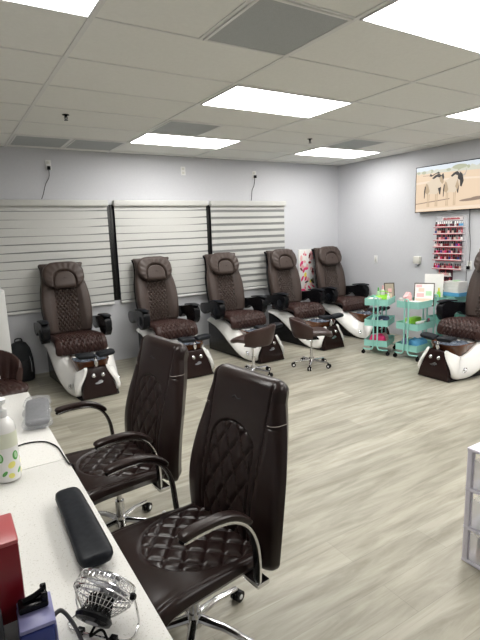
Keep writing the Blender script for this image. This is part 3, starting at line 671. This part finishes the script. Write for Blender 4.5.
# lotion bottle
t = thing('lotion_bottle', 'white pump bottle printed with lemons and green leaves, at left on the table', 'bottle', (-.664, .018, TT), 0); t.scale = (1.08, 1.08, 1.22)
bm = NB(); lathe(bm, [(.030, 0), (.042, .004), (.043, .02), (.043, .17), (.038, .195), (.022, .212), (.017, .215)], 36); bd = obj('body', bm, 'white_gloss', t)
obj('tinted_band', lathe(NB(), [(.0434, .118), (.0436, .12), (.0436, .165), (.0434, .167)], 36), 'wash', bd)
def decal(bm, a0, z0, ra, rz_, mi, rot=0, R_=.0437):
    n = 14; R_ += mi * .0001; vs = []
    for k in range(n):
        q = 2 * PI * k / n; du, dv = ra * math.cos(q), rz_ * math.sin(q); du, dv = du * math.cos(rot) - dv * math.sin(rot), du * math.sin(rot) + dv * math.cos(rot)
        a = a0 + du / R_; vs.append(bm.verts.new((R_ * math.cos(a), R_ * math.sin(a), z0 + dv)))
    c = bm.verts.new((R_ * math.cos(a0) * 1.008, R_ * math.sin(a0) * 1.008, z0))
    for k in range(n): bm.faces.new((vs[k], vs[(k + 1) % n], c))
def fruit(name, m, *a):
    bm = NB(); decal(bm, *a); o = obj(name, bm, m, bd); return o
for k in range(5):
    A = math.radians(-80 + k * 72)
    fruit('leaf_print', 'leafgreen', A + .50, .088, .012, .016, 2, .1); fruit('leaf_print', 'palegreen', A + .52, .089, .006, .011, 4, .1)
    fruit('lemon_print', 'print_yellow', A + .1, .060, .014, .011, 0, .4); fruit('leaf_print', 'leafgreen', A + .75, .034, .012, .006, 1, .7)
    fruit('lemon_print', 'print_yellow', A, .024, .011, .009, 0, -.3)
bm = NB(); lathe(bm, [(.019, .213), (.020, .216), (.020, .238), (.010, .241), (.008, .243), (.008, .258)], 24); pm = obj('pump_collar', bm, 'white_plastic', t)
bm = NB(); lathe(bm, [(.012, .256), (.020, .260), (.021, .272), (.012, .276)], 24); tube(bm, [(0, 0, .267), (-.02, -.02, .268), (-.035, -.035, .262)], .007, 10); obj('pump_head', bm, 'white_plastic', pm)
# red and white carton + dark slab
t = thing('red_carton', 'red and white box standing on the near table at the left picture edge', 'box', (-.82, -.80, TT), 0)
bx = obj('box_body', box(NB(), -.12, -.07, 0, .105, .06, .255, .006), 'paper', t)
bm = NB(); box(bm, -.1205, -.0712, .06, .1055, -.04, .256, .006); obj('red_front', bm, 'red', bx)
bm = NB(); box(bm, -.121, -.0716, .254, .1062, .061, .266, .005); obj('glare_lid', bm, 'red_glare', bx)  # pinkish glare on the red top, painted in as a lighter colour
t = thing('dark_tablet', 'dark grey slab standing before the red and white box', 'tablet', (-.83, -.93, TT), 0)
obj('casing', box(NB(), -.08, -.012, 0, .062, .012, .15, .004), 'ink', t)
# blue device
t = thing('nail_drill_unit', 'small blue control box with black cradle and grey cable', 'electric nail file', (-.690, -.925, TT), math.radians(-3)); t.scale = (1, 1, 1.3)
bl = obj('housing', box(NB(), -.05, -.05, 0, .022, .055, .075, .006), 'blue', t)
obj('face_plate', box(NB(), .0225, -.045, .005, .027, .05, .070, .001), 'lavender', bl); obj('lid', box(NB(), -.048, -.048, .0755, .026, .053, .083, .002), 'lavender', bl)
bm = NB(); box(bm, -.045, .0, .0835, .018, .04, .096, .004); box(bm, .004, .0, .096, .018, .010, .112, .003); box(bm, .004, .030, .096, .018, .040, .112, .003); tube(bm, [(-.035, .02, .098), (-.01, .02, .102), (.012, .02, .110)], .006, 8); obj('cradle', bm, 'black', t)
obj('power_cable', tube(NB(), catmull([(.027, .02, .05), (.045, .025, .05), (.065, .0, .03), (.078, -.05, .008), (.08, -.12, .006), (.07, -.2, .006)], 6), .0045, 8), 'cable', t)
# mini fan
t = thing('desk_fan', 'small chrome wire table fan with black motor, on the near table', 'fan', (-.545, -.925, TT), 0)
ax = V(.62, .55, .50).normalized(); s1, u1 = frame_of(ax); fc = V(.0, .0, .088)
def circ(c, r, n=40): return [c + (s1 * math.cos(2 * PI * k / n) + u1 * math.sin(2 * PI * k / n)) * r for k in range(n)]
cg = NB()
for off, r_ in ((.022, .070), (.0, .074), (-.012, .072)): tube(cg, circ(fc + ax * off, r_), .0022, 6, closed=True)
for off, r_ in ((.030, .05), (.033, .028), (-.040, .046), (-.030, .058), (-.022, .066)): tube(cg, circ(fc + ax * off, r_), .0008, 5, closed=True)
for k in range(34):
    a = 2 * PI * k / 34; d = s1 * math.cos(a) + u1 * math.sin(a)
    tube(cg, [fc + ax * .034 + d * .012, fc + ax * .032 + d * .045, fc + ax * .022 + d * .070, fc + d * .074, fc - ax * .014 + d * .072, fc - ax * .03 + d * .058, fc - ax * .05 + d * .036], .0008, 4)
cgo = obj('wire_cage', cg, 'chrome', t)
bm = NB(); lathe(bm, [(.014, .036), (.016, .030), (.010, .028)], 20, fc, ax); obj('cage_badge', bm, 'chrome', cgo)
bm = NB(); lathe(bm, [(.024, -.015), (.026, -.05), (.042, -.054), (.046, -.060), (.043, -.068), (.020, -.071), (.012, -.071)], 28, fc, ax)
for k in range(18):
    a = 2 * PI * k / 18; d = s1 * math.cos(a) + u1 * math.sin(a); tube(bm, [fc - ax * .012 + d * .027, fc - ax * .052 + d * .036], .0022, 4)
mo = obj('motor', bm, 'black', t)
obj('motor_label', lathe(NB(), [(.016, -.0712), (.015, -.0725)], 20, fc, ax), 'silver', mo)
bm = NB(); lathe(bm, [(.012, -.01), (.013, .012), (.006, .018)], 16, fc, ax)
for k in range(4):
    a0 = PI / 2 * k; rs = []
    for i in range(8):
        q = i / 7; r_ = .012 + .048 * q; w_ = .35 + .35 * math.sin(q * PI * .8); row = []
        for da, of in ((-w_, -.008), (0, .0), (w_, .010), (w_, .0115), (0, .0015), (-w_, -.0065)):
            a = a0 + da + q * .3; row.append(fc + (s1 * math.cos(a) + u1 * math.sin(a)) * r_ + ax * of)
        rs.append(row)
    rings(bm, rs)
obj('fan_blades', bm, 'silver', t)
sx = V(ax.y, -ax.x, 0).normalized()
bm = NB(); hor = V(ax.x, ax.y, 0).normalized()
e1 = fc + sx * .078; e2 = fc - sx * .078; pts = [e1, e1 + V(0, 0, -.04) + sx * .008, sx * .085 + V(0, 0, .010) + hor * .0, sx * .075 + V(0, 0, .007) - hor * .045, -sx * .075 + V(0, 0, .007) - hor * .045, -sx * .085 + V(0, 0, .010), e2 + V(0, 0, -.04) - sx * .008, e2]
tube(bm, catmull(pts, 5), .0028, 8); st = obj('wire_stand', bm, 'chrome', t)
for s in (-1, 1):
    obj('rubber_foot', box(NB(), -.007, -.009, -.007, .007, .009, .006, .002, mtx=Matrix.Translation(sx * s * .045 - hor * .046 + V(0, 0, .007)) @ Matrix.Rotation(math.atan2(sx.y, sx.x) + PI / 2, 4, 'Z')), 'black', st)
    obj('pivot_knob', lathe(NB(), [(.008, -.006), (.009, .0), (.006, .006)], 12, fc + sx * s * .078, sx), 'black', st)
pb = fc - ax * .071
obj('power_cord', tube(NB(), catmull([pb - u1 * .02, pb - ax * .012 + V(0, 0, -.02), V(pb.x + .02, pb.y - .01, .03), V(pb.x + .03, pb.y - .05, .006), V(pb.x + .06, pb.y - .10, .004), V(pb.x + .10, pb.y - .2, .004)], 6), .0032, 8), 'black', t)
# ------------------------------------------------------------------ mint trolleys (long axis local X, short end faces -X)
def tray(t, z, depth):
    bm = NB(); L_, W_, e = .205, .155, .004
    box(bm, -L_, -W_, z - depth, L_, W_, z - depth + e)
    for q in ((-L_, -W_, -L_ + e, W_), (L_ - e, -W_, L_, W_), (-L_ + e, -W_, L_ - e, -W_ + e), (-L_ + e, W_ - e, L_ - e, W_)): box(bm, q[0], q[1], z - depth + e, q[2], q[3], z)
    tube(bm, [(-L_, -W_, z), (L_, -W_, z), (L_, W_, z), (-L_, W_, z)], .005, 8, closed=True)
    return obj('tray', bm, 'teal', t)
def cart(label, loc, rz):
    t = thing('utility_trolley', label, 'trolley', loc, rz, 'mint green three-tier trolleys')
    for z, d in ((.76, .085), (.48, .085), (.20, .085)): tray(t, z, d)
    for s in (-1, 1):
        for r_ in (-1, 1):
            pts = catmull([(s * .218, r_ * .028, .765), (s * .218, r_ * .028, .45), (s * .218, r_ * .028, .16), (s * .218, r_ * .045, .085), (s * .215, r_ * .10, .072), (s * .195, r_ * .165, .075)], 8)
            lg = obj('upright_tube', tube(NB(), pts, .010, 10), 'teal', t)
            bm = NB(); x, y = s * .195, r_ * .165; cyl(bm, (x, y, .075), (x, y, .05), .009); cyl(bm, (x - .011, y, .027), (x + .011, y, .027), .0265, seg=20)
            obj('caster', bm, 'black', lg)
        obj('handle_bar', tube(NB(), catmull([(s * .218, -.028, .765), (s * .222, -.02, .79), (s * .222, .02, .79), (s * .218, .028, .765)], 5), .009, 10), 'teal', t)
    return t
c1 = ((4.24, 2.50), math.radians(27)); c2 = ((4.375, 2.015), math.radians(6)); c3 = ((4.98, 2.00), math.radians(0))
K1 = cart('left mint green trolley with a lime caddy on top', (*c1[0], 0), c1[1])
dup(K1, (*c2[0], 0), c2[1], 'right-hand front mint green trolley holding a framed menu and papers'); dup(K1, (*c3[0], 0), c3[1], 'mint green trolley against the right wall, under the blue tray')
def on(c, x, y, z): 
    a = c[1]; return (c[0][0] + x * math.cos(a) - y * math.sin(a), c[0][1] + x * math.sin(a) + y * math.cos(a), z)
TF = [.6795, .3995, .1195]     # tray floors
def put(name, lb, cat, c, x, y, z, rz=0, group=None): return thing(name, lb, cat, on(c, x, y, z), c[1] + rz, group)
def small_bottle(lb, c, x, y, z, h, r_, body, cap):
    t = put('small_bottle', lb, 'bottle', c, x, y, z); obj('body', lathe(NB(), [(r_ * .9, 0), (r_, .005), (r_, h * .68), (r_ * .45, h * .78)], 16), body, t); obj('cap', lathe(NB(), [(r_ * .5, h * .78), (r_ * .42, h), (r_ * .25, h + .004)], 14), cap, t)
def cloth(name, lb, cat, c, x, y, z, lx, ly, h, m, seed=1, rz=0):
    t = put(name, lb, cat, c, x, y, z, rz); rr = random.Random(seed); bm = NB()
    lathe(bm, [(.85, 0), (1, h * .12), (1.0, h * .45), (.92, h * .8), (.6, h), (.1, h * .95)], 24, sx=lx, sy=ly, ex=3.5)
    for v in bm.verts:
        k = math.sin(v.co.x * 60 + seed) * math.sin(v.co.y * 45 + seed * 2); v.co.z = max(0, v.co.z * (1 + .18 * k)); v.co.x += .006 * math.sin(v.co.z * 90 + v.co.y * 40)
    bmesh.ops.subdivide_edges(bm, edges=bm.edges[:], cuts=1)
    o = obj('folded_cloth', bm, m, t); return t
# trolley one
t = put('white_tray_box', 'flat white box at the left end of the left trolley top', 'box', c1, -.13, .04, TF[0]); obj('box_body', box(NB(), -.05, -.08, 0, .05, .08, .088, .004), 'paper', t)
t = put('caddy', 'lime green plastic caddy on the left trolley top', 'caddy', c1, .02, -.03, TF[0]); bm = NB()
box(bm, -.09, -.075, 0, .09, .075, .008, .002)
for q in ((-.09, -.075, -.084, .075), (.084, -.075, .09, .075), (-.084, -.075, .084, -.069), (-.084, .069, .084, .075), (-.003, -.069, .003, .069)): box(bm, q[0], q[1], .008, q[2], q[3], .115, .001)
obj('caddy_body', bm, 'lime', t); obj('handle', tube(NB(), catmull([(0, -.072, .11), (0, -.06, .16), (0, .06, .16), (0, .072, .11)], 6), .006, 8), 'lime', t)
small_bottle('dark green capped bottle in the lime caddy', c1, -.03, .02, TF[0] + .009, .21, .022, 'palegreen', 'leafgreen'); small_bottle('white bottle with pale tip in the lime caddy', c1, .045, -.02, TF[0] + .009, .23, .028, 'paper', 'pinkpaper')
small_bottle('short white bottle beside the lime caddy on the left trolley', c1, -.05, -.12, TF[0], .15, .022, 'paper', 'paper')
def leaning(name, lb, cat, c, x, y, z, w_, h, face, edge, tilt, rz, marks=None):
    t = put(name, lb, cat, c, x, y, z, rz); R_ = Matrix.Rotation(-tilt, 4, 'X')
    bm = NB(); e = .012
    for q in ((-w_, 0, -w_ + e, h), (w_ - e, 0, w_, h), (-w_ + e, 0, w_ - e, e), (-w_ + e, h - e, w_ - e, h)): box(bm, q[0], -.008, q[1], q[2], .008, q[3], .002, mtx=R_)
    obj('frame', bm, edge, t); p = obj('sheet', box(NB(), -w_ + e, -.003, e, w_ - e, .004, h - e, mtx=R_), face, t, smooth=False)
    if marks:
        bm = NB()
        for i, (a, b, cc, d) in enumerate(marks): box(bm, a, -.0045, b, cc, -.0035, d, mi=i % 3, mtx=R_)
        obj('printed_marks', bm, ['peach', 'pinkpaper', 'palegreen'], p, smooth=False)
    bm = NB(); q1 = R_ @ V(0, .01, h * .6); tube(bm, [q1, (0, q1.y + h * .02, .003)], .004, 6); obj('easel_leg', bm, edge, t)
    return t
leaning('framed_photo', 'dark framed picture leaning at the right end of the left trolley top', 'picture frame', c1, .145, -.095, TF[0], .070, .27, 'photo_beige', 'darkwood', .25, math.radians(-62), [(-.03, .05, .03, .12), (-.02, .14, .03, .19)])
cloth('dark_towel', 'dark navy towel in the middle tray of the left trolley', 'towel', c1, .05, -.02, TF[1], .12, .09, .085, 'navy', 2)
small_bottle('white bottle in the middle tray of the left trolley', c1, -.14, .05, TF[1], .13, .022, 'paper', 'skyblue'); small_bottle('small black-capped bottle in the middle tray of the left trolley', c1, -.13, -.06, TF[1], .11, .018, 'silver', 'ink')
cloth('pink_bag', 'bright magenta cloth in the bottom tray of the left trolley', 'cloth', c1, -.09, .0, TF[2], .075, .11, .135, 'magenta', 3)
cloth('white_cloth', 'pale pink cloth beside the magenta one in the bottom tray', 'cloth', c1, .09, .0, TF[2], .07, .10, .115, 'pinkpaper', 5)
# trolley two
t = put('paper_cup', 'white paper cup at the left corner of the right-hand front trolley', 'cup', c2, -.165, .11, TF[0]); obj('cup_body', lathe(NB(), [(.026, 0), (.036, .115), (.033, .115), (.024, .006)], 20), 'paper', t)
cloth('pink_bundle', 'pink and white tissue bundle on the right-hand front trolley', 'tissue', c2, -.06, .09, TF[0], .065, .045, .17, 'pinkpaper', 7)
leaning('framed_menu', 'framed white and pink price sheet leaning on the right-hand front trolley', 'picture frame', c2, .06, -.065, TF[0], .125, .31, 'paper', 'darkwood', .38, math.radians(-62), [(-.10, .03, .09, .10), (-.09, .12, .0, .17), (.02, .14, .09, .20), (-.07, .19, .0, .24), (-.10, .25, -.03, .285)])
t = put('paper_stack', 'loose white sheets lying across the right-hand front trolley top', 'paper', c2, -.14, -.06, TF[0]); bm = NB()
for k in range(5): box(bm, -.05, -.07, k * .017, .05, .07, k * .017 + .0165, .001, mtx=Matrix.Rotation(.05 * (k % 3 - 1), 4, 'Z'))
obj('sheet_stack', bm, 'paper', t)
small_bottle('dark red bottle standing behind the framed price sheet', c2, .165, .105, TF[0], .19, .016, 'wine', 'ink')
for x_, lb_, cp_ in ((-.12, 'small wine-red bottle in the middle tray of the right-hand front trolley', 'ink'),): small_bottle(lb_, c2, .12, -.10, TF[1], .11, .018, 'wine', cp_)
small_bottle('small black bottle in the middle tray of the right-hand front trolley', c2, .165, -.09, TF[1], .105, .018, 'ink', 'magenta')
t = put('lime_tray', 'lime green plastic tray in the middle of the right-hand front trolley', 'tray', c2, .03, .06, TF[1]); obj('tray_body', box(NB(), -.12, -.05, 0, .12, .05, .12, .01), 'lime', t)
t = put('white_brush', 'white handled brush lying in the middle tray', 'brush', c2, -.02, -.09, TF[1]); bm = NB(); box(bm, -.10, -.022, .07, .05, .022, .098, .009); tube(bm, [(.05, 0, .085), (.12, .01, .09)], .009, 8); obj('brush_back', bm, 'white_plastic', t); obj('bristles', box(NB(), -.095, -.018, 0, .045, .018, .07, .002), 'silver', t)
small_bottle('tall pale bottle in the middle tray of the right-hand front trolley', c2, -.165, .02, TF[1], .13, .022, 'paper', 'silver')
small_bottle('blue-grey bottle in the bottom tray of the right-hand front trolley', c2, -.15, .06, TF[2], .20, .032, 'lavender', 'navy')
cloth('blue_towel', 'folded sky blue towel in the bottom tray of the right-hand front trolley', 'towel', c2, .02, -.03, TF[2], .12, .095, .13, 'skyblue', 11)
# trolley three and blue tray
t = put('display_card', 'large blank white card standing on the wall-side trolley', 'card', c3, -.155, .095, TF[0]); obj('card_sheet', box(NB(), -.12, -.006, 0, .12, .006, .38, .001, mtx=Matrix.Rotation(-PI / 3, 4, 'Z') @ Matrix.Rotation(-.10, 4, 'X')), 'paper', t); obj('card_foot', box(NB(), -.03, -.01, 0, .03, .05, .006, .001), 'paper', t)
small_bottle('yellow-green bottle in front of the large white card', c3, -.17, .0, TF[0], .20, .024, 'lime', 'yellow')
t = put('blue_tray', 'light blue tray holding tissues, beside the pedicure chair arm', 'tray', c3, .06, -.055, .766); bm = NB(); box(bm, -.12, -.17, 0, .12, .10, .01, .002)
for q in ((-.12, -.17, -.114, .10), (.114, -.17, .12, .10), (-.114, -.17, .114, -.164), (-.114, .094, .114, .10)): box(bm, q[0], q[1], .01, q[2], q[3], .05, .001)
obj('tray_body', bm, 'skyblue', t)
t = put('tissue_stack', 'stack of white tissues heaped in the light blue tray', 'tissues', c3, .06, -.055, .777); bm = NB(); rr = random.Random(4)
for k in range(14): box(bm, -.10, -.14, k * .013, .10, .08, k * .013 + .011, .003, mtx=Matrix.Rotation(rr.uniform(-.09, .03), 4, 'Z') @ Matrix.Rotation(rr.uniform(-.0, .02), 4, 'Y'))
obj('tissue_sheets', bm, 'paper', t); obj('green_packet', box(NB(), -.06, -.08, .184, .03, -.02, .194, .002), 'palegreen', t)
# ------------------------------------------------------------------ clear drawer tower at right
t = thing('drawer_tower', 'pale lavender-white plastic drawer tower at the right picture edge', 'drawer unit', (1.30, -.70, 0), 0)
bm = NB(); W2, D2 = .34, .42
for x in (0, W2 - .028):
    for y in (-D2, -.028): box(bm, x, y, 0.01, x + .028, y + .028, .61, .004)
for z in (.0, .185, .395, .605): box(bm, -.002, -D2 - .002, z, W2 + .002, .002, z + .016, .004)
obj('frame', bm, 'frost', t)
for z in (.018, .205, .415):
    bm = NB(); h = .15
    box(bm, .006, -D2 + .034, z, W2 - .034, -.034, z + .004); 
    for q in ((.006, -D2 + .034, .010, -.034), (W2 - .038, -D2 + .034, W2 - .034, -.034), (.01, -D2 + .034, W2 - .038, -D2 + .038), (.01, -.038, W2 - .038, -.034)): box(bm, q[0], q[1], z + .004, q[2], q[3], z + h)
    d = obj('drawer', bm, 'clear', t, smooth=False); obj('drawer_handle', box(NB(), -.012, -D2 / 2 - .05, z + .10, .005, -D2 / 2 + .05, z + .115, .004), 'frost', d)
rr = random.Random(8)
for k, (y, m, nm) in enumerate(((-.08, 'nude', 'beige'), (-.16, 'silver', 'silver'), (-.24, 'rose', 'rose'), (-.32, 'tan', 'tan'))):
    o = thing('polish_jar', '%s jar in the bottom drawer of the plastic tower' % nm, 'jar', (1.35, -.70 + y, .0225), 0)
    obj('jar_body', lathe(NB(), [(.028, 0), (.030, .01), (.030, .07), (.02, .078)], 20), m, o); obj('lid', lathe(NB(), [(.027, .078), (.027, .11), (.025, .112)], 20), 'silver' if k % 2 else 'ink', o)
for k, (y, m, nm) in enumerate(((-.10, 'paper', 'white'), (-.22, 'silver', 'grey'), (-.33, 'pinkpaper', 'pink'))):
    o = thing('supply_packet', '%s packet lying in the middle drawer of the plastic tower' % nm, 'packet', (1.40, -.70 + y, .2095), 0)
    obj('wrapper', pad([(-.045, .02), (0, .035), (.045, .02)], .07, .02, .018, nf=16, step=.01, cr=.01, er=.02), m, o)
# ------------------------------------------------------------------ camera, world, view
yaw, pitch, roll = [math.radians(a) for a in (31.535, 10.434, -1.9697)]
cyw, syw, cp, sp_ = math.cos(yaw), math.sin(yaw), math.cos(pitch), math.sin(pitch)
f = V(syw * cp, cyw * cp, -sp_); r0 = V(cyw, -syw, 0); u0 = r0.cross(f)
r2 = r0 * math.cos(roll) + u0 * math.sin(roll); u2 = u0 * math.cos(roll) - r0 * math.sin(roll)
cam = bpy.data.cameras.new('camera'); co = bpy.data.objects.new('camera', cam); bpy.context.scene.collection.objects.link(co)
mw = Matrix.Identity(4)
for i in range(3): mw[i][0] = r2[i]; mw[i][1] = u2[i]; mw[i][2] = -f[i]
mw[0][3], mw[1][3], mw[2][3] = -.78013, -1.98472, 1.70
co.matrix_world = mw; cam.sensor_fit = 'VERTICAL'; cam.sensor_height = 36; cam.sensor_width = 27; cam.lens = 474.84 * 36 / 640; cam.clip_start = .02
sc = bpy.context.scene; sc.camera = co
w = bpy.data.worlds.new('night'); sc.world = w; w.use_nodes = True
w.node_tree.nodes['Background'].inputs['Color'].default_value = (.01, .012, .02, 1); w.node_tree.nodes['Background'].inputs['Strength'].default_value = .3
vs = sc.view_settings; vs.view_transform = 'Standard'; vs.look = 'None'; vs.gamma = 1; vs.exposure = 0.92; vs.use_curve_mapping = False
